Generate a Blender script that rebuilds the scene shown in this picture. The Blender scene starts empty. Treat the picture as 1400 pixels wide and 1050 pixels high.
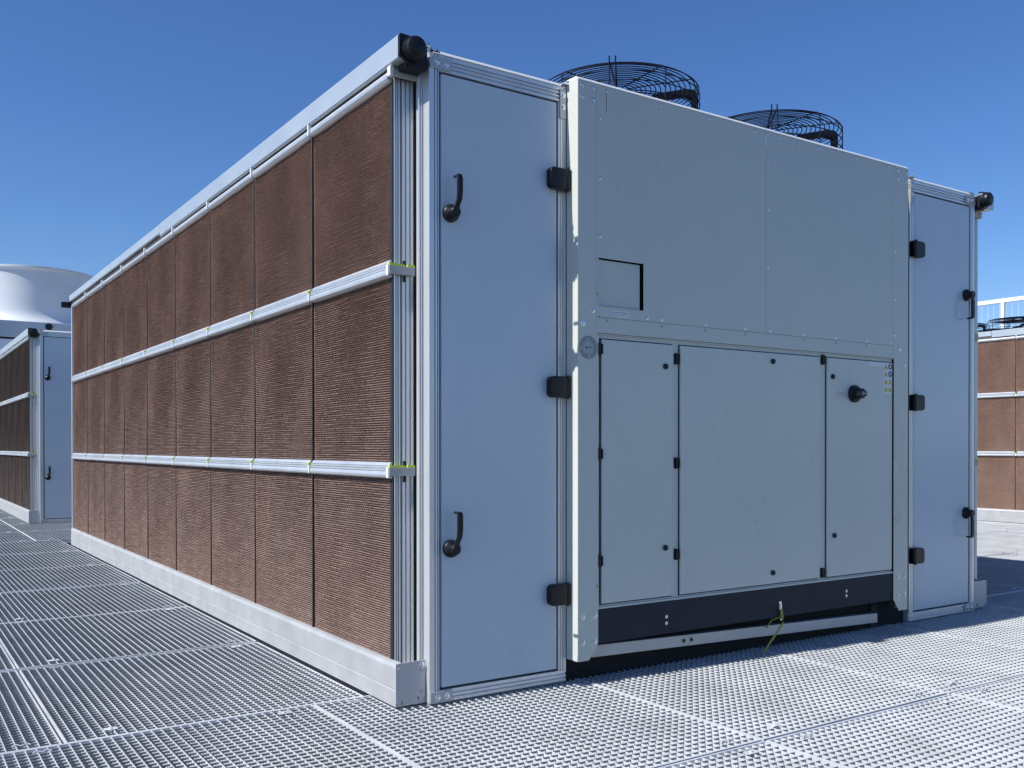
import bpy, bmesh, math, random
from mathutils import Vector, Matrix
random.seed(7)
PI = math.pi
scene = bpy.context.scene
COL = scene.collection

# ------------------------------------------------------------------ materials
def nodes_of(name):
    m = bpy.data.materials.new(name); m.use_nodes = True
    nt = m.node_tree
    return m, nt, nt.nodes['Principled BSDF']

def mat(name, col, rough=.5, metal=0.0, var=.08, scale=6.0, bump=0.0, bscale=60.0, stretch=(1, 1, 1), rvar=.1, spec=.5,
        stain=None, stain_scale=2.5, stain_amt=.4):
    """painted / metal surface: base colour broken by two noises, roughness variation, fine bump"""
    m, nt, p = nodes_of(name)
    N, L = nt.nodes, nt.links
    tc = N.new('ShaderNodeTexCoord'); mp = N.new('ShaderNodeMapping'); mp.inputs['Scale'].default_value = stretch
    L.new(tc.outputs['Object'], mp.inputs['Vector'])
    oi = N.new('ShaderNodeObjectInfo')
    n1 = N.new('ShaderNodeTexNoise'); n1.noise_dimensions = '4D'; n1.inputs['Scale'].default_value = scale; n1.inputs['Detail'].default_value = 6
    ml = N.new('ShaderNodeMath'); ml.operation = 'MULTIPLY'; ml.inputs[1].default_value = 20
    L.new(oi.outputs['Random'], ml.inputs[0]); L.new(ml.outputs[0], n1.inputs['W'])
    L.new(mp.outputs[0], n1.inputs['Vector'])
    cr = N.new('ShaderNodeValToRGB')
    cr.color_ramp.elements[0].position = .3; cr.color_ramp.elements[1].position = .7
    cr.color_ramp.elements[0].color = tuple(c * (1 - var) for c in col) + (1,)
    cr.color_ramp.elements[1].color = tuple(min(1, c * (1 + var)) for c in col) + (1,)
    L.new(n1.outputs['Fac'], cr.inputs[0])
    out = cr.outputs[0]
    if stain:
        n3 = N.new('ShaderNodeTexNoise'); n3.inputs['Scale'].default_value = stain_scale; n3.inputs['Detail'].default_value = 8
        n3.inputs['Roughness'].default_value = .7
        L.new(mp.outputs[0], n3.inputs['Vector'])
        r3 = N.new('ShaderNodeValToRGB'); r3.color_ramp.elements[0].position = .52; r3.color_ramp.elements[1].position = .75
        r3.color_ramp.elements[0].color = (0, 0, 0, 1); r3.color_ramp.elements[1].color = (stain_amt,) * 3 + (1,)
        L.new(n3.outputs['Fac'], r3.inputs[0])
        mx = N.new('ShaderNodeMix'); mx.data_type = 'RGBA'; mx.inputs[7].default_value = tuple(stain) + (1,)
        L.new(r3.outputs[0], mx.inputs[0]); L.new(out, mx.inputs[6]); out = mx.outputs[2]
    L.new(out, p.inputs['Base Color'])
    p.inputs['Metallic'].default_value = metal
    p.inputs['Specular IOR Level'].default_value = spec
    mr = N.new('ShaderNodeMapRange'); mr.inputs['To Min'].default_value = max(.03, rough - rvar); mr.inputs['To Max'].default_value = min(1, rough + rvar)
    L.new(n1.outputs['Fac'], mr.inputs[0]); L.new(mr.outputs[0], p.inputs['Roughness'])
    if bump > 0:
        n2 = N.new('ShaderNodeTexNoise'); n2.inputs['Scale'].default_value = bscale; n2.inputs['Detail'].default_value = 3
        L.new(mp.outputs[0], n2.inputs['Vector'])
        b = N.new('ShaderNodeBump'); b.inputs['Strength'].default_value = bump; b.inputs['Distance'].default_value = .01
        L.new(n2.outputs['Fac'], b.inputs['Height']); L.new(b.outputs[0], p.inputs['Normal'])
    return m

M = {}
M['alu'] = mat('anodised_aluminium', (.74, .75, .76), .36, .55, .05, 3, stretch=(4, 4, .5), rvar=.06)
M['alu_rail'] = mat('mill_aluminium_rail', (.66, .69, .72), .42, .6, .05, 5, bump=.03, bscale=20, stain=(.45, .45, .42), stain_scale=5, stain_amt=.3)
M['cassette'] = mat('pale_cassette_aluminium', (.57, .62, .65), .40, .55, .03, 3, bump=.02, bscale=5)
M['galv'] = mat('galvanised_sheet', (.50, .51, .52), .5, .35, .08, 9, bump=.05, bscale=30, stain=(.42, .42, .42), stain_scale=6, stain_amt=.45)
M['grating'] = mat('galvanised_grating', (.66, .68, .70), .45, .20, .12, 4, bump=.03, bscale=90, stain=(.36, .37, .37), stain_scale=3.5, stain_amt=.55)
M['rod'] = mat('shade_dark_cross_rod', (.22, .25, .28), .5, .25, .15, 9)  # darker than the bars: shade inside the grating holes painted into the rods
M['paint'] = mat('light_grey_paint', (.58, .605, .55), .30, 0, .02, 1.2, bump=.10, bscale=1.6, stretch=(1.1, 1, .8), stain=(.40, .42, .40), stain_scale=2.2, stain_amt=.14)
M['paint_door'] = mat('light_grey_door_paint', (.59, .62, .58), .28, 0, .02, 1.2, bump=.10, bscale=1.6, stretch=(1.1, 1, .8), stain=(.43, .45, .44), stain_scale=2.2, stain_amt=.14)
M['blue'] = mat('blue_white_panel', (.555, .635, .70), .22, 0, .025, .8, bump=.08, bscale=1.5, stretch=(1.6, 1, .7), rvar=.05, stain=(.44, .51, .60), stain_scale=2.5, stain_amt=.3)
M['black'] = mat('black_plastic', (.008, .009, .012), .38, 0, .2, 20, spec=.35)
M['blackmetal'] = mat('black_coated_wire', (.006, .009, .022), .75, 0, .2, 20, spec=.2)
M['rubber'] = mat('black_rubber_gasket', (.012, .013, .016), .7, 0, .2, 20)
M['slate'] = mat('dark_slate_paint', (.016, .022, .038), .6, 0, .12, 5, spec=.25, bump=.03, bscale=20, stain=(.03, .033, .045), stain_scale=8, stain_amt=.5)
M['void'] = mat('dark_casing_and_shade', (.012, .012, .014), .9, 0, .3, 3)  # near-black for the inner casing and for the painted shade under the unit
M['mullion'] = mat('dark_mullion', (.06, .045, .042), .6, 0, .3, 12)
M['zinc'] = mat('bright_zinc_bolt', (.75, .75, .74), .22, .9, .08, 30)
M['clipgreen'] = mat('yellow_green_clip', (.55, .68, .06), .5, 0, .1, 20)
M['cable'] = mat('yellow_green_cable', (.36, .36, .05), .5, 0, .1, 20)
M['greyplastic'] = mat('grey_plastic', (.40, .41, .39), .5, 0, .1, 20)
M['white'] = mat('white_label', (.75, .77, .80), .45, 0, .02, 5)
M['seal'] = mat('silver_seal', (.40, .43, .44), .4, .2, .1, 40)
M['sealink'] = mat('seal_print', (.10, .12, .13), .5, 0, .05, 20)
M['warn'] = mat('warning_yellow', (.62, .55, .10), .5, 0, .05, 20)
M['warnblue'] = mat('mandatory_blue', (.04, .07, .28), .5, 0, .05, 20)
M['rail'] = mat('pale_handrail', (.80, .82, .82), .35, .2, .04, 5)
M['stack'] = mat('fan_stack_gelcoat', (.66, .69, .72), .38, 0, .05, 1.2, bump=.03, bscale=3, stain=(.42, .45, .5), stain_scale=1.5, stain_amt=.3)
M['tower'] = mat('tower_casing_sheet', (.40, .46, .52), .45, .2, .05, 1.0, bump=.02, bscale=2)
M['tower2'] = mat('tower_lower_sheet', (.60, .66, .70), .45, .1, .04, 1.0)
M['roofing'] = mat('roofing_membrane', (.06, .063, .07), .85, 0, .15, 2.5, bump=.2, bscale=30)

def pad_material(name, a, b, c):
    m, nt, p = nodes_of(name)
    N, L = nt.nodes, nt.links
    tc = N.new('ShaderNodeTexCoord'); oi = N.new('ShaderNodeObjectInfo')
    ml = N.new('ShaderNodeMath'); ml.operation = 'MULTIPLY'; ml.inputs[1].default_value = 37
    L.new(oi.outputs['Random'], ml.inputs[0])
    def noise(scale, st, det=5, rough=.6):
        mp = N.new('ShaderNodeMapping'); mp.inputs['Scale'].default_value = st
        L.new(tc.outputs['Object'], mp.inputs['Vector'])
        n = N.new('ShaderNodeTexNoise'); n.noise_dimensions = '4D'; n.inputs['Scale'].default_value = scale; n.inputs['Detail'].default_value = det
        n.inputs['Roughness'].default_value = rough
        L.new(mp.outputs[0], n.inputs['Vector']); L.new(ml.outputs[0], n.inputs['W']); return n
    n1 = noise(3.5, (1, 1, .6)); n2 = noise(55, (1, 1.0, 2.2), 2); n3 = noise(9, (1, 2.5, .25))
    cr = N.new('ShaderNodeValToRGB'); e = cr.color_ramp.elements
    e[0].position = .32; e[0].color = a + (1,); e[1].position = .68; e[1].color = b + (1,)
    L.new(n1.outputs['Fac'], cr.inputs[0])
    mx = N.new('ShaderNodeMix'); mx.data_type = 'RGBA'; mx.inputs[7].default_value = c + (1,)
    r3 = N.new('ShaderNodeMapRange'); r3.inputs['From Min'].default_value = .45; r3.inputs['From Max'].default_value = .8; r3.inputs['To Max'].default_value = .75
    L.new(n3.outputs['Fac'], r3.inputs[0]); L.new(r3.outputs[0], mx.inputs[0]); L.new(cr.outputs[0], mx.inputs[6])
    r2 = N.new('ShaderNodeMapRange'); r2.inputs['From Min'].default_value = .3; r2.inputs['From Max'].default_value = .7
    r2.inputs['To Min'].default_value = .72; r2.inputs['To Max'].default_value = 1.25
    L.new(n2.outputs['Fac'], r2.inputs[0])
    mu = N.new('ShaderNodeVectorMath'); mu.operation = 'SCALE'
    L.new(mx.outputs[2], mu.inputs[0]); L.new(r2.outputs[0], mu.inputs['Scale'])
    L.new(mu.outputs[0], p.inputs['Base Color'])
    p.inputs['Roughness'].default_value = .9; p.inputs['Specular IOR Level'].default_value = .15
    return m
M['pad'] = pad_material('cellulose_pad', (.25, .168, .142), (.35, .245, .208), (.24, .195, .168))
M['pad_dark'] = pad_material('shade_dark_cellulose_pad', (.10, .078, .072), (.15, .115, .10), (.11, .10, .095))  # darker pad copy; the shading of a grazing view is put into the colour
M['pad_pale'] = pad_material('lit_pale_cellulose_pad', (.42, .285, .225), (.52, .37, .30), (.46, .37, .31))  # lighter pad copy; the brightness of a frontal view is put into the colour

# ------------------------------------------------------------------ mesh helpers
class MB:
    def __init__(s): s.v = []; s.f = []; s.smooth = []
    def add(s, vs, fs, smooth=False):
        o = len(s.v); s.v += [tuple(v) for v in vs]
        for f in fs: s.f.append(tuple(i + o for i in f)); s.smooth.append(smooth)
        return s
    def box(s, x0, x1, y0, y1, z0, z1):
        vs = [(x, y, z) for z in (z0, z1) for y in (y0, y1) for x in (x0, x1)]
        return s.add(vs, [(0, 2, 3, 1), (4, 5, 7, 6), (0, 1, 5, 4), (1, 3, 7, 5), (3, 2, 6, 7), (2, 0, 4, 6)])
    def prism(s, poly, axis, a, b):
        """poly: 2-D outline; axis 'z': (x,y); 'y': (x,z); 'x': (y,z)"""
        def P(u, w, t): return {'z': (u, w, t), 'y': (u, t, w), 'x': (t, u, w)}[axis]
        n = len(poly)
        vs = [P(u, w, a) for u, w in poly] + [P(u, w, b) for u, w in poly]
        fs = [tuple(range(n)), tuple(range(2 * n - 1, n - 1, -1))]
        for i in range(n):
            j = (i + 1) % n; fs.append((i, i + n, j + n, j))
        return s.add(vs, fs)
    def lathe(s, prof, origin=(0, 0, 0), axis='z', seg=24, closed=False):
        ox, oy, oz = origin; vs = []; fs = []
        for r, h in prof:
            for k in range(seg):
                a = 2 * PI * k / seg; c, d = r * math.cos(a), r * math.sin(a)
                vs.append({'z': (ox + c, oy + d, oz + h), 'y': (ox + c, oy + h, oz + d), 'x': (ox + h, oy + c, oz + d)}[axis])
        n = len(prof)
        for i in range(n - 1):
            for k in range(seg):
                k2 = (k + 1) % seg
                fs.append((i * seg + k, i * seg + k2, (i + 1) * seg + k2, (i + 1) * seg + k))
        if closed:
            for k in range(seg):
                k2 = (k + 1) % seg
                fs.append(((n - 1) * seg + k, (n - 1) * seg + k2, k2, k))
        s.add(vs, fs, True)
        if not closed:
            if prof[0][0] > 1e-6: s.add(vs[:seg], [tuple(range(seg))])
            if prof[-1][0] > 1e-6: s.add(vs[-seg:], [tuple(range(seg))])
        return s
    def tube(s, pts, r, seg=6, cyclic=False):
        pts = [Vector(p) for p in pts]; n = len(pts); vs = []; fs = []
        for i, p in enumerate(pts):
            if cyclic: d = pts[(i + 1) % n] - pts[i - 1]
            else: d = pts[min(i + 1, n - 1)] - pts[max(i - 1, 0)]
            d.normalize()
            up = Vector((0, 0, 1)) if abs(d.z) < .9 else Vector((1, 0, 0))
            a = d.cross(up).normalized(); b = a.cross(d)
            for k in range(seg):
                t = 2 * PI * k / seg; vs.append(p + a * (r * math.cos(t)) + b * (r * math.sin(t)))
        for i in range(n if cyclic else n - 1):
            j = (i + 1) % n
            for k in range(seg):
                k2 = (k + 1) % seg; fs.append((i * seg + k, i * seg + k2, j * seg + k2, j * seg + k))
        if not cyclic: fs += [tuple(range(seg)), tuple(range(len(vs) - seg, len(vs)))]
        return s.add(vs, fs, True)
    def plate(s, xs, zs, solid, y0, y1):
        """sheet in the x-z plane built from grid cells; solid(i,j) says which cells exist"""
        nx, nz = len(xs), len(zs)
        idx = {}
        def V(i, j, y):
            k = (i, j, y)
            if k not in idx: idx[k] = len(vs); vs.append((xs[i], y, zs[j]))
            return idx[k]
        vs = []; fs = []
        ok = lambda i, j: 0 <= i < nx - 1 and 0 <= j < nz - 1 and solid(i, j)
        for i in range(nx - 1):
            for j in range(nz - 1):
                if not ok(i, j): continue
                fs.append((V(i, j, y0), V(i + 1, j, y0), V(i + 1, j + 1, y0), V(i, j + 1, y0)))
                fs.append((V(i, j, y1), V(i, j + 1, y1), V(i + 1, j + 1, y1), V(i + 1, j, y1)))
                if not ok(i - 1, j): fs.append((V(i, j, y0), V(i, j + 1, y0), V(i, j + 1, y1), V(i, j, y1)))
                if not ok(i + 1, j): fs.append((V(i + 1, j, y0), V(i + 1, j, y1), V(i + 1, j + 1, y1), V(i + 1, j + 1, y0)))
                if not ok(i, j - 1): fs.append((V(i, j, y0), V(i, j, y1), V(i + 1, j, y1), V(i + 1, j, y0)))
                if not ok(i, j + 1): fs.append((V(i, j + 1, y0), V(i + 1, j + 1, y0), V(i + 1, j + 1, y1), V(i, j + 1, y1)))
        return s.add(vs, fs)
    def mesh(s, name):
        me = bpy.data.meshes.new(name); me.from_pydata(s.v, [], s.f)
        me.polygons.foreach_set('use_smooth', s.smooth)
        me.update()
        bm = bmesh.new(); bm.from_mesh(me)
        bmesh.ops.recalc_face_normals(bm, faces=bm.faces); bm.to_mesh(me); bm.free()
        me.set_sharp_from_angle(angle=math.radians(38)); me.polygons.foreach_set('use_smooth', s.smooth); me.update()
        return me
    def build(s, name, m, parent=None, bevel=0, loc=None):
        return obj(name, s.mesh(name), m, parent, bevel, loc)

def obj(name, me, m, parent=None, bevel=0, loc=None):
    o = bpy.data.objects.new(name, me); COL.objects.link(o)
    if m and not me.materials: me.materials.append(M[m] if isinstance(m, str) else m)
    if parent: o.parent = parent
    if loc: o.location = loc
    if bevel:
        b = o.modifiers.new('bevel', 'BEVEL'); b.width = bevel; b.segments = 2; b.limit_method = 'ANGLE'; b.angle_limit = math.radians(50)
    return o

def tag(o, label=None, cat=None, group=None, kind=None):
    if label: o['label'] = label
    if cat: o['category'] = cat
    if group: o['group'] = group
    if kind: o['kind'] = kind
    return o

def empty(name, loc=(0, 0, 0), rz=0):
    o = bpy.data.objects.new(name, None); COL.objects.link(o); o.location = loc; o.rotation_euler = (0, 0, rz); o.empty_display_size = .2
    return o

def copy_tree(o, parent=None, skip=()):
    c = o.copy(); COL.objects.link(c); c.parent = parent
    for ch in list(o.children):
        if ch.name.split('.')[0] in skip: continue
        copy_tree(ch, c, skip)
    return c

def groove(u0, u1, w0, w1, gs, depth, side):
    """outline of a rectangular extrusion with T-slot like grooves cut in one side. side: 'v-' grooves on the w0 side, 'u-' on the u0 side, 'v+' / 'u+' likewise"""
    P = []
    if side in ('v-', 'v+'):
        base, inn = (w0, w0 + depth) if side == 'v-' else (w1, w1 - depth)
        far = w1 if side == 'v-' else w0
        P.append((u0, base))
        for a, b in gs:
            P += [(a, base), (a, inn), (b, inn), (b, base)]
        P += [(u1, base), (u1, far), (u0, far)]
    else:
        base, inn = (u0, u0 + depth) if side == 'u-' else (u1, u1 - depth)
        far = u1 if side == 'u-' else u0
        P.append((base, w0))
        for a, b in gs:
            P += [(base, a), (inn, a), (inn, b), (base, b)]
        P += [(base, w1), (far, w1), (far, w0)]
    return P

# ------------------------------------------------------------------ shared meshes
W = 3.885
Y0, PY, NC = .1134, .8235, 9
YE = 7.56
XP = -.111

def bolt_mesh(r=.0085, h=.006):
    b = MB(); b.lathe([(r * 1.35, 0), (r * 1.35, -.0012), (r, -.0014), (r * .98, -h * .55), (r * .7, -h * .85), (r * .3, -h), (.0005, -h)], axis='y', seg=12)
    me = b.mesh('bolt'); me.materials.append(M['zinc']); return me
BOLT = bolt_mesh(.0095, .0065); SCREW = bolt_mesh(.0045, .003); SCREW.materials.clear(); SCREW.materials.append(M['greyplastic'])
RIVET = bolt_mesh(.0062, .004); RIVET.materials.clear(); RIVET.materials.append(M['zinc'])

def pad_mesh():
    H, WD = .745, .808
    p, lam = .745 / 76, .808 / 42
    nz, ny = 380, 210
    vs = []; fs = []
    rnd = random.Random(3)
    ph = [rnd.uniform(0, 2 * PI) * .05 for _ in range(int(H / p) + 3)]
    wob = [rnd.uniform(-1, 1) for _ in range(40)]
    for j in range(nz + 1):
        z = H * j / nz
        for i in range(ny + 1):
            y = WD * i / ny
            zz = z + .0005 * math.sin(y * 9 + z * 3)
            n = int(zz / p)
            best = 1
            for k in (n - 1, n, n + 1, n + 2):
                if k < 0: continue
                e = k * p + .15 * p * (1 if k % 2 else -1) * math.cos(2 * PI * y / lam + ph[min(k, len(ph) - 1)])
                best = min(best, abs(zz - e))
            d = max(0, best - .0010) / .0018
            d = min(1, d) * .013
            if i in (0, ny) or j in (0, nz): d = 0
            d += .0012 * math.sin(y * 17 + z * 5) + rnd.uniform(0, .0012)
            vs.append((d, y, z))
    w = ny + 1
    for j in range(nz):
        for i in range(ny):
            a = j * w + i; fs.append((a, a + w, a + w + 1, a + 1))
    o = len(vs)
    # closed back so that the pad is a block 70 mm deep
    vs += [(.055, 0, 0), (.055, WD, 0), (.055, WD, H), (.055, 0, H)]
    fs += [(o, o + 1, o + 2, o + 3)]
    fs += [tuple([i for i in range(w)][::-1]) + (o, o + 1)[::1]]
    fs += [tuple(nz * w + i for i in range(w)) + (o + 2, o + 3)]
    fs += [tuple(j * w for j in range(nz + 1)) + (o + 3, o)]
    fs += [tuple(j * w + ny for j in range(nz, -1, -1)) + (o + 1, o + 2)]
    me = bpy.data.meshes.new('cooling_pad'); me.from_pydata(vs, [], fs); me.update()
    return me
PAD = pad_mesh(); PAD.materials.append(M['pad'])

def guard_meshes(R=.418, top=.255):
    g = MB(); seg = 56
    def ring(r, z, wr=.0028):
        g.tube([(r * math.cos(2 * PI * k / seg), r * math.sin(2 * PI * k / seg), z) for k in range(seg)], wr * 1.05, 5, True)
    r = R
    for z in (.06, .115, .165, .21): ring(R + .004, z)
    ring(R, top - .012)
    r = R - .018
    while r > .06: ring(r, top + .012 * (1 - r / R)); r -= .025
    for k in range(10):
        for da in ((-.035, .035) if k % 5 == 0 else (0,)):
            a = 2 * PI * k / 10 + 4.459 + da
            c, d = math.cos(a), math.sin(a)
            g.tube([(c * .05, d * .05, top + .014), (c * .25, d * .25, top + .009), (c * (R - .02), d * (R - .02), top + .004),
                    (c * (R + .006), d * (R + .006), top - .02), (c * (R + .008), d * (R + .008), .0)], .0034, 5)
            if k % 5 == 0: g.tube([(c * R, d * R, top - .01), (c * R, d * R, top + .026)], .004, 5)
    gm = g.mesh('fan_guard'); gm.materials.append(M['blackmetal'])
    s = MB(); s.lathe([(.432, 0), (.432, .02), (.412, .025), (.408, .070), (.412, .078), (.400, .080), (.388, .06), (.385, 0)], seg=48, closed=True)
    sm = s.mesh('fan_ring'); sm.materials.append(M['blackmetal'])
    b = MB()
    for k in range(7):
        a = 2 * PI * k / 7; pts = []
        for rr, tw, wd in ((.09, .65, .07), (.2, .5, .10), (.3, .38, .125), (.372, .3, .13)):
            for sgn in (-1, 1):
                t = a + sgn * wd / rr * .5 * math.cos(tw) + rr * .5
                pts.append((rr * math.cos(t), rr * math.sin(t), .04 + sgn * wd * .5 * math.sin(tw)))
        n = len(pts); th = [(x, y, z - .005) for x, y, z in pts]
        fs = []
        for i in range(3):
            q = 2 * i; fs += [(q, q + 1, q + 3, q + 2), (n + q, n + q + 2, n + q + 3, n + q + 1), (q, q + 2, n + q + 2, n + q), (q + 1, n + q + 1, n + q + 3, q + 3)]
        fs += [(0, n, n + 1, 1), (6, 7, n + 7, n + 6)]
        b.add(pts + th, fs)
    bm_ = b.mesh('fan_blades'); bm_.materials.append(M['blackmetal'])
    h = MB(); h.lathe([(.09, .0), (.09, .13), (.075, .15), (.02, .16), (.001, .16)], seg=24)
    hm = h.mesh('fan_motor'); hm.materials.append(M['blackmetal'])
    a = MB()
    # flat carrier arm from the motor to the rim, bent down to the roof
    prof = [(.0, .160), (.06, .195), (.20, .255), (.36, .285), (.405, .282), (.426, .262), (.426, .0), (.400, .0), (.398, .235), (.36, .252), (.20, .222), (.06, .160)]
    a.prism(prof, 'y', -.020, .020)
    am = a.mesh('motor_arm'); am.materials.append(M['blackmetal'])
    return gm, sm, bm_, hm, am
GUARD = guard_meshes()

def add_fan(parent, x, y, z, rz):
    gm, sm, bl, hm, am = GUARD
    f = obj('fan', sm, None, parent, loc=(x, y, z)); f.rotation_euler = (0, 0, rz)
    for nm, me in (('fan_guard', gm), ('fan_blades', bl), ('fan_motor', hm), ('motor_arm', am)):
        obj(nm, me, None, f)
    return f

# ------------------------------------------------------------------ the cooling unit
def make_unit():
    U = empty('cooling_unit')
    # --- carcass
    b = MB()
    b.box(.012, W - .012, .13, YE - .03, .172, 2.555)
    b.box(.69, 3.195, .012, .13, .175, 2.55)
    b.box(.06, .655, .045, .13, .03, 2.54); b.box(3.23, W - .06, .045, .13, .03, 2.54)
    b.build('inner_casing', 'void', U)
    MB().box(.30, W - .30, .55, YE - .1, .0, .170).build('painted_underside_shade', 'void', U)  # black block filling the underside, stands in for the shade there
    MB().box(.70, 3.185, .03, .50, -.02, .1745).build('painted_underside_shade', 'void', U)  # black block behind the cross bar, painted shade below the housing
    rf = MB().box(.0, W, .02, YE, 2.56, 2.598).build('roof_panel', 'galv', U)
    MB().box(0, W, YE, YE + .03, .03, 2.6).build('rear_panel', 'paint', U)

    for side in (0, 1):                                   # 0: pad wall towards the camera's left, 1: its mirror
        def X(x): return x if side == 0 else W - x + (.062 if x < -.03 else 0)
        def XM(x): return x if side == 0 else W - x * .72
        def bx(mb, x0, x1, *r): return mb.box(min(X(x0), X(x1)), max(X(x0), X(x1)), *r)
        def pts(poly): return [(X(u), v) for u, v in poly]
        # pads, nine columns by three rows
        for c in range(NC):
            if side == 1 and c > 0: pass
            for z0, sc in ((.160, 1.0), (.966, 1.0), (1.774, .985)):
                if side == 0:
                    o = obj('cooling_pad', PAD, None, U, loc=(XP, Y0 + PY * c + (.008 if c else -.004), z0)); o.scale = (1, 1, sc)
                    if c == 0 and z0 < .2: tag(o, 'brown cellulose pad of the bottom row nearest the front corner')
        if side == 1:
            q = MB()
            q.box(W + .056, W + .111, Y0, YE - .03, .160, 2.52).build('far_side_pad', 'pad', U)
        # mullions and the end piece
        for c in range(1, NC):
            y = Y0 + PY * c
            q = MB(); bx(q, XP + .012, XP + .058, y - .0115, y + .0085, .15, 2.50)
            if side == 0: bx(q, XP - .004, XP + .008, y - .0035, y + .0035, .15, 2.50); q.build('mullion', 'mullion', U)
        # front end profile of the pad wall (faces the front)
        gs = [(-.099, -.096), (-.090, -.086), (-.078, -.070), (-.056, -.052), (-.036, -.032)]
        b = MB(); pg = pts(groove(-.105, -.019, .098, .122, gs, .02, 'v-'))
        if side == 1: pg = [(u + .022, v - .010) for u, v in pg]
        b.prism(pg, 'z', .150, 2.505)
        b.build('pad_wall_end_profile', 'alu', U, bevel=.0012)
        b = MB(); bx(b, -.019, -.001, .108, .128, .10, 2.52); bx(b, -.1115, -.1055, .100, .122, .16, 2.50); b.build('gasket', 'rubber', U)
        # far end
        b = MB(); bx(b, -.125, -.0, YE - .035, YE, .15, 2.52); b.build('pad_wall_end_profile', 'alu', U)
        # corner post, grooved on the pad side and on the front
        P = [(0, .0), (.0, .047), (-.003, .047), (-.003, .056), (-.006, .056), (-.006, .047), (-.012, .047), (-.012, .054), (-.015, .054), (-.015, .047), (-.022, .047), (-.022, .066), (-.003, .066), (-.003, .106),
             (.045, .106), (.045, .0), (.041, 0), (.041, .010), (.036, .010), (.036, .0), (.028, .0), (.028, .010), (.0235, .010), (.0235, 0)]
        b = MB(); b.prism(pts(P), 'z', .0 + .004, 2.600); post = b.build('corner_post', 'alu', U, bevel=.001)
        # base kerb with folded top lip and end plate
        prof = [(-.133, .004), (-.133, .068), (-.1315, .070), (-.1315, .073), (-.133, .075), (-.133, .158), (-.128, .173), (-.110, .178), (-.105, .176), (-.105, .15), (-.0, .15), (.0, .004)]
        prof2 = [(X(u), v) for u, v in prof]
        b = MB(); b.prism(prof2, 'y', .034, YE); kb = b.build('base_kerb', 'galv', U, bevel=.001)
        b = MB()
        pl = [(-.1345, .022), (-.1345, .176), (-.003, .1795), (-.003, .030), (-.030, .020), (-.034, .036), (-.040, .036), (-.040, .010), (-.104, .006), (-.106, .030), (-.112, .030), (-.114, .010)]
        b.prism([(X(u), v) for u, v in pl], 'y', .0285, .032)
        ep = b.build('kerb_end_plate', 'galv', U, bevel=.0008)
        for (u, v) in ((-.020, .160),): obj('bolt', BOLT, None, ep, loc=(X(u), .0283, v))
        for (u, v) in ((-.122, .155), (-.02, .14), (-.02, .055)): obj('screw', SCREW, None, ep, loc=(X(u), .0283, v))
        b = MB(); bx(b, -.128, -.01, .06, YE, -.04, -.004); b.build('kerb_seal', 'rubber', U)
        # three rails in front of the pads with a clip at every mullion
        for zi, (za, zb) in enumerate(((.9036, .9686), (1.7082, 1.7769), (2.488, 2.530))):
            hh = zb - za
            if zi < 2:
                pr = [(-.113, za), (-.130, za + .002), (-.1365, za + .12 * hh), (-.138, za + .25 * hh), (-.136, za + .40 * hh), (-.133, za + .44 * hh), (-.124, za + .44 * hh), (-.124, za + .49 * hh), (-.132, za + .49 * hh),
                      (-.132, za + .60 * hh), (-.124, za + .60 * hh), (-.124, za + .65 * hh), (-.131, za + .65 * hh), (-.131, za + .76 * hh), (-.124, za + .76 * hh), (-.124, za + .80 * hh), (-.130, za + .80 * hh), (-.120, zb), (-.1, zb), (-.1, za)]
            else:
                pr = [(-.110, za), (-.125, za + .002), (-.133, za + .012), (-.135, za + .022), (-.131, za + .034), (-.122, zb), (-.1, zb), (-.1, za)]
            for c in range(NC):
                if side == 1 and c > 0: break
                ya = Y0 + PY * c + (.004 if c else -.010); yb = Y0 + PY * (c + 1) - .028
                if side == 1: yb = YE - .03
                q = MB(); q.prism([(X(u), v) for u, v in pr], 'y', ya, yb)
                rl = q.build('pad_rail', 'alu_rail', U, bevel=.0008)
                if side == 0 and c < NC - 1:
                    q = MB(); yb2 = yb + .002
                    q.box(-.142, -.105, yb2, yb2 + .013, za + .08 * hh, (za + .62 * hh) if zi < 2 else zb + .012)
                    q.build('rail_clip', 'white', rl, bevel=.001)
                    if zi < 2:
                        q = MB(); q.box(-.141, -.108, yb2 + .0135, yb2 + .027, za + .66 * hh, za + .80 * hh); q.build('clip_seal', 'clipgreen', rl)
                        q = MB(); q.box(-.136, -.112, yb2 + .014, yb2 + .026, za + .08 * hh, za + .62 * hh); q.build('rail_joint', 'greyplastic', rl)
            # front end bracket of the rail
            if zi < 2:
                q = MB(); bx(q, -.139 if side == 0 else -.112, -.0225, .074, .086, za + .010, za + .044)
                br = q.build('rail_bracket', 'greyplastic', U, bevel=.001)
                q = MB(); bx(q, -.137 if side == 0 else -.110, -.068, .076, .096, za + .0445, za + .053); bx(q, -.056, -.023, .076, .096, za + .0445, za + .053); q.build('bracket_seal', 'clipgreen', br)
                for v0, v1 in ((-.015, .009), (.051, .070)):
                    q = MB(); bx(q, -.066, -.058, .088, .0965, za + v0, za + v1); q.build('bracket_pin', 'black', br)
                q = MB(); bx(q, -.143 if side == 0 else -.115, -.1395 if side == 0 else -.1121, .078, .096, za + .004, za + .046); q.build('rail_clip', 'white', br)
            else:
                q = MB(); bx(q, -.126 if side == 0 else -.112, -.0225, .060, .076, 2.498, 2.524); q.build('rail_bracket', 'greyplastic', U, bevel=.001)
                q = MB(); bx(q, -.142 if side == 0 else -.125, -.1265 if side == 0 else -.1122, .058, .084, 2.496, 2.534); q.build('rail_clip', 'white', U, bevel=.001)
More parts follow.
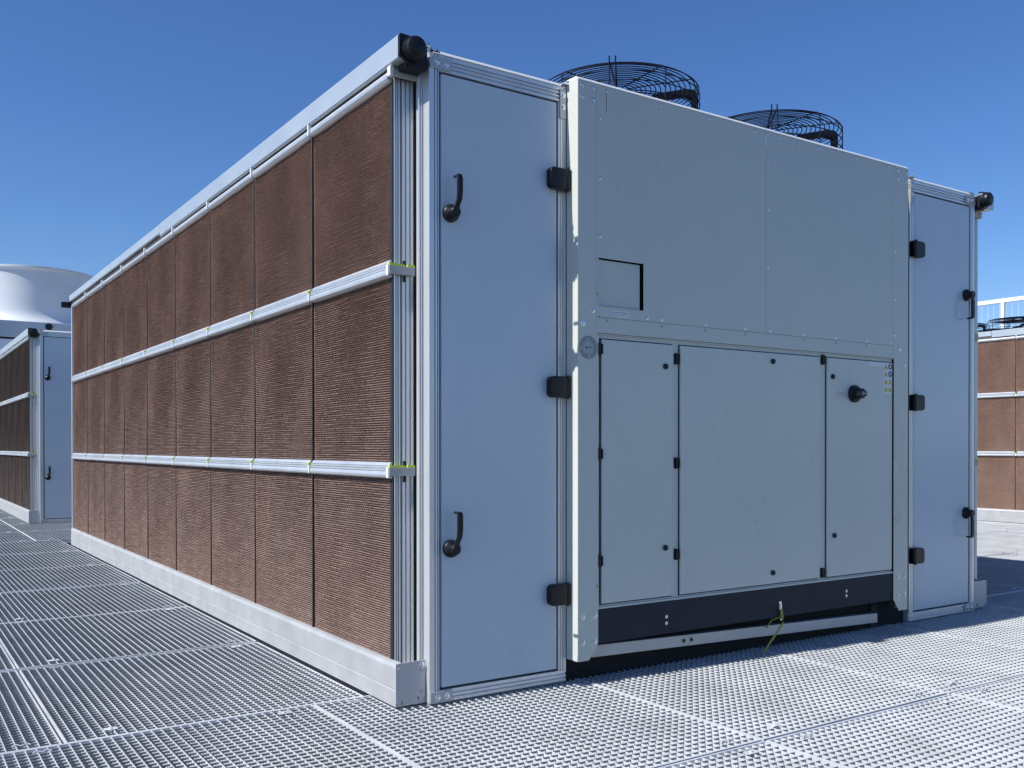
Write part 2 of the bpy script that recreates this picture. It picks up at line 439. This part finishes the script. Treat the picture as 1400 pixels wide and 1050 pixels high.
        # shade cassette above the pads, in two lengths
        for ya, yb, z0, z1 in ((-.008, 3.72, 2.538, 2.626), (3.726, YE, 2.560, 2.622)):
            prc = [(-.143, z0 + .004), (-.143, z1), (-.138, z1 + .006), (-.075, z1 + .010), (-.065, z1), (-.065, z0), (-.139, z0)]
            MB().prism([(X(u), v) for u, v in prc], 'y', ya, yb).build('shade_cassette', 'cassette', U, bevel=.0012)
        q = MB(); bx(q, -.066, .01, .0, YE, 2.54, 2.556); bx(q, -.125, -.1, .1, YE - .02, 2.534, 2.549); q.build('cassette_carrier', 'mullion', U)
        # end cap and motor
        q = MB()
        q.prism([(XM(u), v) for u, v in [(-.1425, 2.552), (-.1425, 2.624), (-.137, 2.634), (-.04, 2.628), (-.020, 2.600), (-.018, 2.530), (-.05, 2.512), (-.085, 2.512)]], 'y', -.022, -.0085)
        q.box(min(XM(-.105), XM(-.02)), max(XM(-.105), XM(-.02)), -.0085, .06, 2.515, 2.60)
        cap = q.build('cassette_end_cap', 'black', U, bevel=.002)
        q = MB(); q.lathe([(.002, -.070), (.030, -.070), (.040, -.064), (.043, -.056), (.043, -.045), (.047, -.043), (.047, -.022)], (XM(-.085), 0, 2.578), 'y', 28)
        q.build('shade_motor', 'black', cap)
        q = MB(); q.lathe([(.002, -.03), (.010, -.028), (.011, -.01), (.011, .0)], (X(-.024), -.01, 2.606), 'y', 12); q.build('adjuster_nut', 'zinc', cap)
        q = MB(); q.lathe([(.002, YE + .09), (.036, YE + .09), (.04, YE + .07), (.04, YE)], (X(-.10), 0, 2.585), 'y', 20); q.box(min(X(-.215), X(-.1)), max(X(-.215), X(-.1)), YE + .02, YE + .08, 2.505, 2.56); q.build('shade_motor', 'black', U)
        # --- door bay: frame, door, handles, hinges
        gsb = [(.012, .018), (.030, .037)]
        q = MB(); q.prism([(w, v) for v, w in [(0, 0)]] and groove(.001, .040, .004, .053, [(.018, .023), (.034, .042)], .008, 'u-'), 'x', min(X(.0455), X(.6815)), max(X(.0455), X(.6815)))
        q.build('frame_sill', 'alu', U, bevel=.001)
        q = MB(); q.prism(groove(.001, .045, 2.534, 2.598, [(2.545, 2.552), (2.560, 2.568), (2.577, 2.582)], .008, 'u-'), 'x', min(X(.0455), X(.6815)), max(X(.0455), X(.6815)))
        q.build('frame_head', 'alu', U, bevel=.001)
        q = MB(); q.prism([(-.004, 2.5985), (-.004, 2.6005), (.012, 2.6165), (.05, 2.6175), (.05, 2.5985)], 'x', min(X(.018), X(.650)), max(X(.018), X(.650))); q.build('roof_edge_trim', 'rail', U)
        q = MB(); q.prism(pts(groove(.640, .6815, .001, .05, [(.648, .652), (.663, .667)], .008, 'v-')), 'z', .0535, 2.5335)
        q.build('hinge_post', 'alu', U, bevel=.001)
        q = MB(); bx(q, .0455, .6395, .018, .044, .0535, 2.5335); q.build('door_gasket', 'rubber', U)
        q = MB(); bx(q, .0565, .632, .003, .04, .062, 2.526); door = q.build('side_door', 'blue', U, bevel=.003)
        for hz in (.39, 1.29, 2.19):
            q = MB(); o_ = []
            hw = .046
            for a in range(0, 7):
                t = PI / 2 * a / 6; o_.append((.575 + .022 * (1 - math.cos(t)) if 0 else .597 - .022 * math.sin(PI / 2 - t) , hz + hw - .022 + .022 * math.sin(t)))
            o_ = [(.575, hz + hw - .022)] + [(.597 - .022 * math.cos(t), hz + hw - .022 + .022 * math.sin(t)) for t in [PI / 12 * k for k in range(1, 7)]]
            o_ += [(.684, hz + hw), (.684, hz - hw)]
            o_ += [(.597 - .022 * math.cos(t), hz - hw + .022 - .022 * math.sin(t)) for t in [PI / 12 * k for k in range(6, 0, -1)]] + [(.575, hz - hw + .022)]
            q.prism(pts(o_), 'y', -.034, .0015)
            hg = q.build('hinge', 'black', door, bevel=.005)
            q = MB(); q.tube([(X(.668), -.031, hz - hw - .004), (X(.668), -.031, hz + hw + .004)], .008, 12); q.build('hinge_pin', 'black', hg)
        for hz in (1.971, .650 - .03):
            q = MB(); cx = X(.098) if side == 0 else X(.092)
            q.lathe([(.036, .003), (.036, -.010), (.034, -.014), (.026, -.020), (.022, -.024), (.022, -.045), (.018, -.050), (.001, -.050)], (cx, 0, hz), 'y', 28)
            h = q.build('handle', 'black', door, bevel=0)
            s = 1 if side == 0 else -1
            # lever: leaves the hub, steps outwards, runs up (down on the mirrored door), returns to the leaf
            path = [(0, -.040, 0), (.006, -.045, .03), (.012, -.050, .050), (.014, -.051, .08), (.014, -.051, .135), (.012, -.048, .150)]
            q = MB(); vs = []; fs = []
            wd = [.015, .013, .0135, .014, .014, .0125]; th = [.006, .006, .006, .006, .006, .005]
            for (dx, dy, dz), w_, t_ in zip(path, wd, th):
                px_, py_, pz_ = cx + s * dx, dy, hz + s * dz
                vs += [(px_ - w_, py_ - t_ * .4, pz_), (px_ - w_ * .6, py_ - t_, pz_), (px_ + w_ * .6, py_ - t_, pz_), (px_ + w_, py_ - t_ * .4, pz_), (px_ + w_ * .8, py_ + t_, pz_), (px_ - w_ * .8, py_ + t_, pz_)]
            for i in range(len(path) - 1):
                for k in range(6):
                    k2 = (k + 1) % 6; fs.append((i * 6 + k, i * 6 + k2, i * 6 + 6 + k2, i * 6 + 6 + k))
            fs += [tuple(range(6)), tuple(range(len(vs) - 6, len(vs)))]
            q.add(vs, fs); q.tube([(cx + s * .011, -.048, hz + s * .146), (cx + s * .011, -.012, hz + s * .146)], .0055, 8)
            q.build('lever', 'black', h, bevel=.002)
        # corner brackets with bolts on the door frame
        for (u0, u1, v0, v1, bl) in ((.002, .105, .0045, .0500, ((.035, .026), (.078, .028))), (.002, .105, 2.538, 2.588, ((.035, 2.565), (.078, 2.563))),
                                     (.6455, .679, 2.46, 2.588, ((.662, 2.562), (.662, 2.51))), ):
            q = MB(); bx(q, u0, u1, -.0045, -.0008, v0, v1); br = q.build('corner_bracket', 'galv', U, bevel=.001)
            for u, v in bl: obj('bolt', BOLT, None, br, loc=(X(u), -.0045, v))
        # small fixings above the corner
        q = MB(); q.tube([(X(.668), -.002, 2.607), (X(.668), -.004, 2.618), (X(.70), -.03, 2.622)], .005, 8); bx(q, .652, .690, -.02, .03, 2.6065, 2.612); q.build('roof_fixing', 'zinc', U)
        q = MB(); bx(q, .006, .05, .0, .04, 2.6012, 2.610); q.tube([(X(.015), .01, 2.609), (X(.015), .01, 2.622)], .005, 8); q.tube([(X(.04), .012, 2.609), (X(.04), .012, 2.620)], .006, 8); q.build('roof_fixing', 'mullion', U)
        if side == 0:
            q = MB(); q.lathe([(.018, 0), (.018, .02), (.001, .03)], (-.10, 5.6, 2.625), 'z', 12); q.tube([(-.10, 5.6, 2.64), (-.06, 5.6, 2.67)], .006, 6); q.build('roof_fixing', 'zinc', U)

    # --- projecting front housing
    D = -.082
    xa, xb, xc, xd = .683, .796, 2.933, 3.065
    zt = 2.612
    q = MB()
    lf = [(xa, .101), (.745, .101), (.796, .168), (.796, 1.5285), (.7825, 1.5285), (.7825, zt), (xa, zt)]
    q.prism(lf, 'y', D, D + .003)
    q.box(xa, xa + .003, D + .003, -.001, .101, zt)
    q.box(xa + .003, xa + .06, D + .003, -.001, zt - .003, zt)
    stile = q.build('housing_stile', 'paint', U, bevel=.0012)
    q = MB()
    rf_ = [(xd, .101), (2.985, .101), (xc, .168), (xc, 1.5285), (2.9200, 1.5285), (2.9200, 1.598), (2.9200, zt), (xd, zt)]
    q.prism(rf_, 'y', D, D + .003); q.box(xd - .003, xd, D + .003, -.001, .101, zt); q.build('housing_stile', 'paint', U, bevel=.0012)
    # upper panels
    xs = [.7835, .796, 1.059, 1.8692]; zs = [1.6395, 1.647, 1.858, zt]
    q = MB(); q.plate(xs, [1.5995, 1.647, 1.858, zt], lambda i, j: not (i == 1 and j == 1) and not (i < 2 and j == 0 and False), D, D + .003)
    up = q.build('upper_panel', 'paint', U, bevel=.001)
    q = MB(); q.box(.7975, 1.046, D + .012, D + .015, 1.6485, 1.853); q.build('service_flap', 'paint', up, bevel=.001)
    q = MB().box(1.8708, 2.919, D, D + .003, 1.5995, zt); q.build('upper_panel', 'paint', U, bevel=.001)
    q = MB().box(.7835, 2.919, D + .0006, D + .004, 1.5295, 1.5983); q.build('panel_strip', 'paint', U, bevel=.001)
    q = MB()
    q.prism([(D - .003, zt + .0005), (D - .003, zt + .002), (D + .013, zt + .0175), (0, zt + .0185), (0, zt + .0005)], 'x', xa, xd); q.build('housing_cap', 'rail', U)
    # dark chamber behind the doors and the housing
    q = MB(); q.box(xa + .01, xd - .01, D + .040, .010, .17, zt - .01); q.build('housing_body', 'void', U)
    # cabinet frame and doors
    q = MB()
    q.plate([.7965, .8125, 1.2495, 1.2860, 2.2965, 2.3500, 2.9245, 2.9325], [.320, .334, 1.508, 1.528], lambda i, j: i in (0, 2, 4) or j != 1, D + .014, D + .018)
    q.box(.7975, 2.9315, D + .0045, D + .0135, 1.5235, 1.528)
    fr = q.build('cabinet_frame', 'paint_door', U, bevel=.001)
    doors = [(.818, 1.2455, [(1.194, 1.401), (1.194, .565)], [(.808, 1.46), (.808, 1.0), (.808, .53)]),
             (1.2905, 2.2925, [(1.926, 1.461), (1.928, .395)], [(1.268, 1.44), (1.268, .955), (1.268, .53)]),
             (2.3545, 2.9205, [(2.397, 1.404), (2.412, .558)], [(2.322, 1.49), (2.322, .365)])]
    CD = []
    for x0, x1, kn, hi in doors:
        q = MB().box(x0, x1, D + .003, D + .0125, .340, 1.503)
        d = q.build('cabinet_door', 'paint_door', U, bevel=.002); CD.append(d)
        for u, v in kn:
            q = MB(); q.lathe([(.0135, .003), (.0135, -.004), (.011, -.007), (.001, -.007)], (u, D, v), 'y', 20)
            q.box(u - .0015, u + .0015, D - .0085, D - .0068, v - .007, v + .007); q.build('door_lock', 'black', d)
        for u, v in hi:
            q = MB().box(u - .010, u + .002, D - .004, D + .0135, v - .026, v + .026); q.box(u + .004, u + .012, D - .006, D + .0135, v - .022, v + .022)
            q.build('cabinet_hinge', 'black', d, bevel=.002)
    # plinth
    q = MB().box(.7975, 2.990, D + .006, D + .010, .166, .3185); pln = q.build('plinth_panel', 'slate', U, bevel=.001)
    MB().box(.7975, 2.93, D + .002, D + .014, .3190, .3265).build('plinth_trim', 'paint', U)
    rr = random.Random(5)
    hq = MB(); hq.lathe([(.0032, 0), (.0032, -.0012), (.001, -.0014)], (0, 0, 0), 'y', 6); hm_ = hq.mesh('punched_hole'); hm_.materials.append(M['void'])
    for k in range(40):
        u = .86 + (k % 20) * .104 + rr.uniform(-.03, .03); v = rr.choice((.20, .235, .26, .285, .30))
        obj('punched_hole', hm_, None, pln, loc=(u, D + .006, v))
    for u, v in ((1.205, .245), (1.205, .215), (2.52, .252), (2.52, .226)): obj('bolt', RIVET, None, pln, loc=(u, D + .006, v))
    q = MB()
    A = Vector((.800, -.03, .150)); B = Vector((2.86, -.03, .092)); 
    vs = []
    for P in (A, B):
        for dy in (0, .04):
            for dz in (0, -.053): vs.append((P.x, P.y + dy, P.z + dz))
    q.add(vs, [(0, 1, 3, 2), (4, 6, 7, 5), (0, 4, 5, 1), (2, 3, 7, 6), (0, 2, 6, 4), (1, 5, 7, 3)])
    bar = q.build('cross_bar', 'galv', U, bevel=.002)
    tag(bar, 'pale steel bar under the dark plinth')
    for u in (1.36, 1.41):
        q = MB(); q.lathe([(.009, 0), (.009, -.003), (.001, -.003)], (u, -.031, .108), 'y', 10); q.build('bar_hole', 'black', bar)
    q = MB().box(2.87, 2.93, .02, .06, .0, .165); q.build('support_leg', 'slate', U)
    # earth cable on a lug
    q = MB(); q.box(1.975, 1.993, D + .001, D + .0055, .205, .245); q.box(1.978, 1.990, D - .004, D + .001, .150, .232); lug = q.build('earth_lug', 'zinc', U)
    q = MB(); q.tube([(1.984, D - .005, .205), (1.990, D - .010, .16), (1.985, D - .016, .140), (1.94, D - .020, .10), (1.875, D - .02, .045), (1.85, D - .01, .002)], .0048, 8)
    q.tube([(1.97, D - .0, .165), (1.955, D + .03, .15), (1.93, D + .045, .11)], .004, 8)
    q.build('earth_cable', 'cable', U)
    # housing bolts and rivets
    bolts = [(.706, 2.590), (.767, 2.590), (.706, 2.540), (.767, 2.540), (.711, 1.565), (.711, .292), (.776, .292), (.711, .181), (.776, .181),
             (2.975, .292), (3.035, .292), (2.975, .185), (3.035, .185), (2.965, 2.592), (3.045, 2.592), (2.965, 2.545), (3.045, 2.545), (3.03, 1.50), (.767, 1.626), (2.985, 1.585)]
    for u, v in bolts: obj('bolt', BOLT, None, stile, loc=(u, D, v))
    riv = [(.845, 2.594), (1.161, 2.594), (1.470, 2.594), (1.790, 2.594), (1.967, 2.594), (2.275, 2.594), (2.592, 2.594), (2.87, 2.594),
           (1.885, 2.47), (1.885, 2.22), (1.885, 1.93), (2.94, 2.42), (2.94, 2.13), (2.94, 1.86), (2.94, 1.66), (.805, 2.468), (.805, 2.207), (.805, 1.952)]
    riv += [(x, 1.614) for x in (1.08, 1.17, 1.45, 1.72, 1.9, 2.16, 2.42, 2.68, 2.90)]
    for u, v in riv: obj('rivet', RIVET, None, up, loc=(u, D, v))
    for u, v in [(x, 1.585) for x in (1.17, 1.45, 1.72, 2.16, 2.42, 2.68)] + [(.80, 1.60), (.845, 1.585), (2.95, 1.05), (2.95, .62), (.79, 1.70), (.79, 1.45), (.79, .42)]:
        obj('screw', SCREW, None, up, loc=(u, D, v))
    MB().prism([(1.8665, 2.535), (1.8735, 2.535), (1.8735, 2.578), (1.892, 2.598), (1.886, 2.6), (1.8665, 2.582)], 'y', D - .0007, D - .0001).build('seam_tape', 'white', up)
    # slot below the top edge and step in the seam
    MB().box(.8405, .8425, D - .0006, D + .0005, 2.50, 2.597).build('panel_slot', 'rubber', up)
    # switch
    sx, sz = 2.575, 1.318
    q = MB(); q.lathe([(.047, .003), (.047, -.012), (.043, -.018), (.030, -.020), (.030, -.034), (.001, -.034)], (sx, D, sz), 'y', 28); sw = q.build('isolator_switch', 'black', CD[2])
    q = MB(); q.box(sx - .062, sx + .030, D - .062, D - .034, sz - .013, sz + .013); q.lathe([(.028, -.034), (.027, -.058), (.001, -.060)], (sx, D, sz), 'y', 20); q.build('switch_knob', 'black', sw, bevel=.004)
    q = MB(); q.box(sx - .010, sx - .007, D - .0632, D - .062, sz - .010, sz + .010); q.box(sx - .007, sx + .022, D - .0632, D - .062, sz - .0015, sz + .0015); q.build('switch_mark', 'white', sw)
    # stickers
    y = D + .003
    q = MB().box(2.8420, 2.9180, y - .0008, y, 1.330, 1.500); q.box(2.705, 2.8418, y - .0008, y, 1.478, 1.500); st = q.build('warning_label', 'white', CD[2])
    q = MB(); r = MB(); ink = MB()
    for c in range(2):
        for k in range(4):
            cx_ = 2.861 + c * .038; cz = 1.480 - k * .042
            if c == 1 and k < 2:
                r.lathe([(.0165, 0), (.0165, -.0006)], (cx_, y - .0008, cz), 'y', 20)
                ink_ = MB(); q2 = cx_
                st2 = MB()
            else:
                q.prism([(cx_ - .0175, cz - .015), (cx_ + .0175, cz - .015), (cx_, cz + .017)], 'y', y - .0014, y - .0008)
                ink.box(cx_ - .002, cx_ + .002, y - .0018, y - .0014, cz - .005, cz + .005); ink.box(cx_ - .002, cx_ + .002, y - .0018, y - .0014, cz - .010, cz - .007)
    q.build('warning_triangles', 'warn', st); r.build('mandatory_signs', 'warnblue', st); ink.build('sign_print', 'sealink', st)
    wm = MB()
    for k in range(2): wm.prism([(2.899 - .006, 1.480 - k * .042 - .006), (2.899 + .006, 1.480 - k * .042 - .006), (2.899 + .004, 1.480 - k * .042 + .007), (2.899 - .004, 1.480 - k * .042 + .007)], 'y', y - .0018, y - .0014)
    wm.build('sign_figures', 'white', st)
    # round seal
    q = MB(); q.lathe([(.050, 0), (.050, -.0008)], (.7395, D, 1.462), 'y', 40); sl = q.build('round_seal', 'seal', stile)
    ink = MB()
    def arc(r0, r1, a0, a1, n=20):
        pts_ = []
        for k in range(n + 1):
            a = a0 + (a1 - a0) * k / n; pts_.append((.7395 + r1 * math.cos(a), 1.462 + r1 * math.sin(a)))
        for k in range(n, -1, -1):
            a = a0 + (a1 - a0) * k / n; pts_.append((.7395 + r0 * math.cos(a), 1.462 + r0 * math.sin(a)))
        m = len(pts_)
        vs_ = [(u, D - .0012, v) for u, v in pts_]; fs_ = []
        for k in range(n): fs_.append((k, k + 1, m - 2 - k, m - 1 - k))
        ink.add(vs_, fs_)
    arc(.047, .0495, 0, 2 * PI, 48); arc(.030, .0315, 0, 2 * PI, 40)
    for t in range(26):
        a = 2 * PI * t / 26 + (0.03 if t % 3 else 0)
        if t % 7 == 6: continue
        arc(.036, .043, a, a + .13, 3)
    ink.prism([(.722, 1.462), (.729, 1.455), (.736, 1.462), (.729, 1.469)], 'y', D - .0014, D - .0009)
    ink.box(.739, .758, D - .0014, D - .0009, 1.460, 1.464)
    ink.build('seal_print', 'sealink', sl)
    q = MB().box(.879, .968, D - .0008, D, 1.608, 1.634); lb = q.build('small_label', 'white', up)
    ink = MB(); u = .885
    rr = random.Random(2)
    while u < .96:
        w_ = rr.uniform(.003, .008); ink.box(u, u + w_, D - .0012, D - .0008, 1.624, 1.628); ink.box(u, u + w_ * .8, D - .0012, D - .0008, 1.614, 1.6175); u += w_ + .0025
    ink.build('label_print', 'sealink', lb)
    # fans on the roof
    add_fan(U, 1.372, .475, 2.610, -.50); add_fan(U, 2.513, .475, 2.610, -.50)
    return U

unit = make_unit()
tag(unit, 'large near cooling unit with brown pad wall, grey front housing and two roof fans', 'cooling unit', 'adiabatic cooling units on the roof')
SKIP = ('bolt', 'rivet', 'screw', 'earth_cable', 'bar_hole', 'punched_hole', 'panel_slot', 'label_print', 'sign_print', 'seal_print')
left = copy_tree(unit, None, SKIP)
left.location = (-.005, 10.85, 0)
tag(left, 'cooling unit far left behind the near one, partly hidden, with blue door', 'cooling unit')
right = copy_tree(unit, None, SKIP)
right.location = (11.078, .113, 0)
tag(right, 'cooling unit at the right edge with sunlit reddish pads beyond the shadow', 'cooling unit')
for o in right.children:
    if o.name.startswith('cooling_pad'):
        o.data = o.data                      # mesh shared, colour by slot
        o.material_slots[0].link = 'OBJECT'; o.material_slots[0].material = M['pad_pale']
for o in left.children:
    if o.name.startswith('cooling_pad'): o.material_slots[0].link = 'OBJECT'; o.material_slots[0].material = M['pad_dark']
for k in range(5):
    for fx in (1.372, 2.513): add_fan(right, fx, 2.30 + .93 * k, 2.690, -.5)

# ------------------------------------------------------------------ handrail on the roof of the right unit
hr = empty('handrail', (14.85, 3.0, 2.60))
tag(hr, 'white metal handrail above the roof of the unit at the right edge', 'handrail')
b = MB(); b.box(-.025, .025, -3, 6, 1.00, 1.075); b.build('top_rail', 'rail', hr, bevel=.008)
b = MB(); b.box(-.012, .012, -3, 6, .10, .135); b.build('bottom_rail', 'rail', hr)
for yy in (-2.7, -1.3, .05, 1.42, 2.82, 4.2, 5.6):
    MB().box(-.03, .03, yy - .03, yy + .03, 0, 1.0).build('post', 'rail', hr, bevel=.004)
b = MB()
y = -2.95
while y < 6: b.tube([(0, y, .13), (0, y, 1.0)], .004, 4); y += .11
b.build('baluster_infill', 'rail', hr)

# ------------------------------------------------------------------ cooling tower far left
tw = empty('cooling_tower', (1.03, 20.0, 0))
tag(tw, 'cooling tower behind the far left unit with a flared pale fan stack', 'cooling tower')
b = MB(); b.box(-2.6, 3.4, -1.6, 2.6, 3.28, 3.62); b.build('tower_top', 'tower', tw, bevel=.01)
b = MB(); b.box(-2.57, 3.37, -1.57, 2.57, 3.24, 3.28); b.build('seam', 'rubber', tw)
b = MB(); b.box(-2.6, 3.4, -1.6, 2.6, .0, 3.24); b.build('tower_casing', 'tower2', tw, bevel=.01)
b = MB(); b.lathe([(.07, 0), (.07, -.03), (.001, -.03)], (.11, -1.6, 3.535), 'y', 20); b.build('port', 'black', tw)
b = MB()
prof = [(1.37, 3.62), (1.36, 3.65), (1.31, 3.70), (1.275, 3.76), (1.245, 3.84), (1.24, 3.92), (1.24, 4.10), (1.24, 4.40), (1.24, 4.66), (1.25, 4.745), (1.28, 4.775), (1.30, 4.795), (1.30, 4.835), (1.28, 4.84), (1.20, 4.74), (1.19, 4.40), (1.19, 4.10), (1.20, 3.90), (1.24, 3.75), (1.3, 3.62)]
b.lathe(prof, seg=72, closed=True); b.build('fan_stack', 'stack', tw)

# ------------------------------------------------------------------ walkway of press-locked gratings
PX_, PYY = 1.14, 1.33
def grating_mesh():
    g = MB()
    w, l = PX_ - .010, PYY - .010
    h = .030
    nx, ny = 33, 38
    t = .0035
    # outer band
    tx = .009
    g.box(0, w, 0, tx, -h, .0); g.box(0, w, l - tx, l, -h, .0)
    g.box(0, .006, tx, l - tx, -h, .0); g.box(w - .006, w, tx, l - tx, -h, .0)
    for i in range(1, nx):
        x = w * i / nx; g.box(x - .0016, x + .0016, t, l - t, -h, -.0008)
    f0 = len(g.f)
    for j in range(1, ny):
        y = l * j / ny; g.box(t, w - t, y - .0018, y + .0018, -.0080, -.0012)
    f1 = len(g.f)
    # saddle clips near two corners
    for cx, cy in ((.14, .075), (w - .16, l - .08)):
        g.box(cx, cx + .045, cy, cy + .030, .0005, .003)
        g.tube([(cx + .022, cy + .015, .003), (cx + .022, cy + .015, .008)], .006, 8)
    for cx, cy in ((.12, l - .06), (w - .15, .05)):
        g.tube([(cx, cy, .001), (cx + .012, cy + .006, .006), (cx + .028, cy - .002, .002), (cx + .045, cy + .006, .006), (cx + .058, cy, .001)], .003, 5)
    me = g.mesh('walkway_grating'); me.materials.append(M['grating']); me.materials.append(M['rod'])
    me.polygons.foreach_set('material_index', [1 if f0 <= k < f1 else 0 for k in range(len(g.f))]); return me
GR = grating_mesh()
rnd = random.Random(11)
def under(u, x0, x1, y0, y1):
    ux, uy = u
    return x0 > ux + .0 and x1 < ux + W and y0 > uy + .3 and y1 < uy + YE
def place(x, y):
    for u in ((0, 0), (11.078, .113), (-.005, 10.85)):
        if under(u, x, x + PX_, y, y + PYY): return
    o = obj('walkway_grating', GR, None, None, loc=(x + .005 + rnd.uniform(-.0015, .0015), y + .005 + rnd.uniform(-.0015, .0015), rnd.uniform(-.002, .0)))
    o.rotation_euler = (rnd.uniform(-.0012, .0012), rnd.uniform(-.0012, .0012), 0)
    tag(o, kind='structure')
for j in range(-3, 14):
    y = .285 + PYY * j
    if 0 <= j < 6:
        xs = [-.147 - PX_ * k for k in range(1, 5)] + [3.99 + PX_ * k for k in range(0, 7)]
    else:
        xs = [-.38 + PX_ * k for k in range(-4, 13)]
    for x in xs:
        # keep a wide wedge round what the photograph can see
        if x > 4 and y > 9: continue
        if x > 12.5: continue
        place(x, y)
# support beams and the roof itself
b = MB()
for j in range(-4, 15): b.box(-6, 16, .285 + PYY * j - .03, .285 + PYY * j + .03, -.12, -.036)
tag(b.build('walkway_beams', 'galv', None), kind='structure')
b = MB(); b.box(-900, 900, -900, 900, -.80, -.40)
tag(b.build('roof_ground', 'roofing', None), kind='structure')

# ------------------------------------------------------------------ sky, sun, camera
sd = Vector((-1, .067, .965)).normalized()          # towards the sun
elev = math.asin(sd.z); az = math.atan2(sd.x, sd.y)
w = bpy.data.worlds.new('World'); scene.world = w; w.use_nodes = True
nt = w.node_tree; bg = nt.nodes['Background']
sky = nt.nodes.new('ShaderNodeTexSky'); sky.sky_type = 'NISHITA'; sky.sun_disc = False
sky.sun_elevation = elev; sky.sun_rotation = az; sky.altitude = 200; sky.air_density = 1.0; sky.dust_density = .2; sky.ozone_density = 6.0
hs = nt.nodes.new('ShaderNodeHueSaturation'); hs.inputs['Saturation'].default_value = 1.15; hs.inputs['Hue'].default_value = .509
nt.links.new(sky.outputs[0], hs.inputs['Color']); nt.links.new(hs.outputs[0], bg.inputs[0]); bg.inputs[1].default_value = .115
sl = bpy.data.lights.new('sun', 'SUN'); sl.energy = 5.0; sl.angle = math.radians(.53); sl.color = (1, .965, .90)
so = bpy.data.objects.new('sun', sl); COL.objects.link(so)
so.rotation_euler = sd.to_track_quat('Z', 'Y').to_euler(); so.location = (-10, 0, 12)

cam = bpy.data.cameras.new('camera'); co = bpy.data.objects.new('camera', cam); COL.objects.link(co)
yaw, pitch, roll = .5910, -.0061, -.0003
F = Vector((math.sin(yaw) * math.cos(pitch), math.cos(yaw) * math.cos(pitch), math.sin(pitch)))
R = Vector((math.cos(yaw), -math.sin(yaw), 0)); Uv = R.cross(F)
R2 = R * math.cos(roll) + Uv * math.sin(roll); U2 = -R * math.sin(roll) + Uv * math.cos(roll)
mw = Matrix(((R2.x, U2.x, -F.x, -1.8213), (R2.y, U2.y, -F.y, -3.3046), (R2.z, U2.z, -F.z, 1.0296), (0, 0, 0, 1)))
co.matrix_world = mw
cam.sensor_fit = 'HORIZONTAL'; cam.sensor_width = 36; cam.lens = 1291.8 / 1400 * 36
cam.shift_y = (619.175 - 525) / 1400
cam.clip_start = .05; cam.clip_end = 3000
scene.camera = co
scene.view_settings.view_transform = 'Standard'; scene.view_settings.look = 'None'
scene.view_settings.exposure = .22; scene.view_settings.gamma = 1
scene.cycles.max_bounces = 8
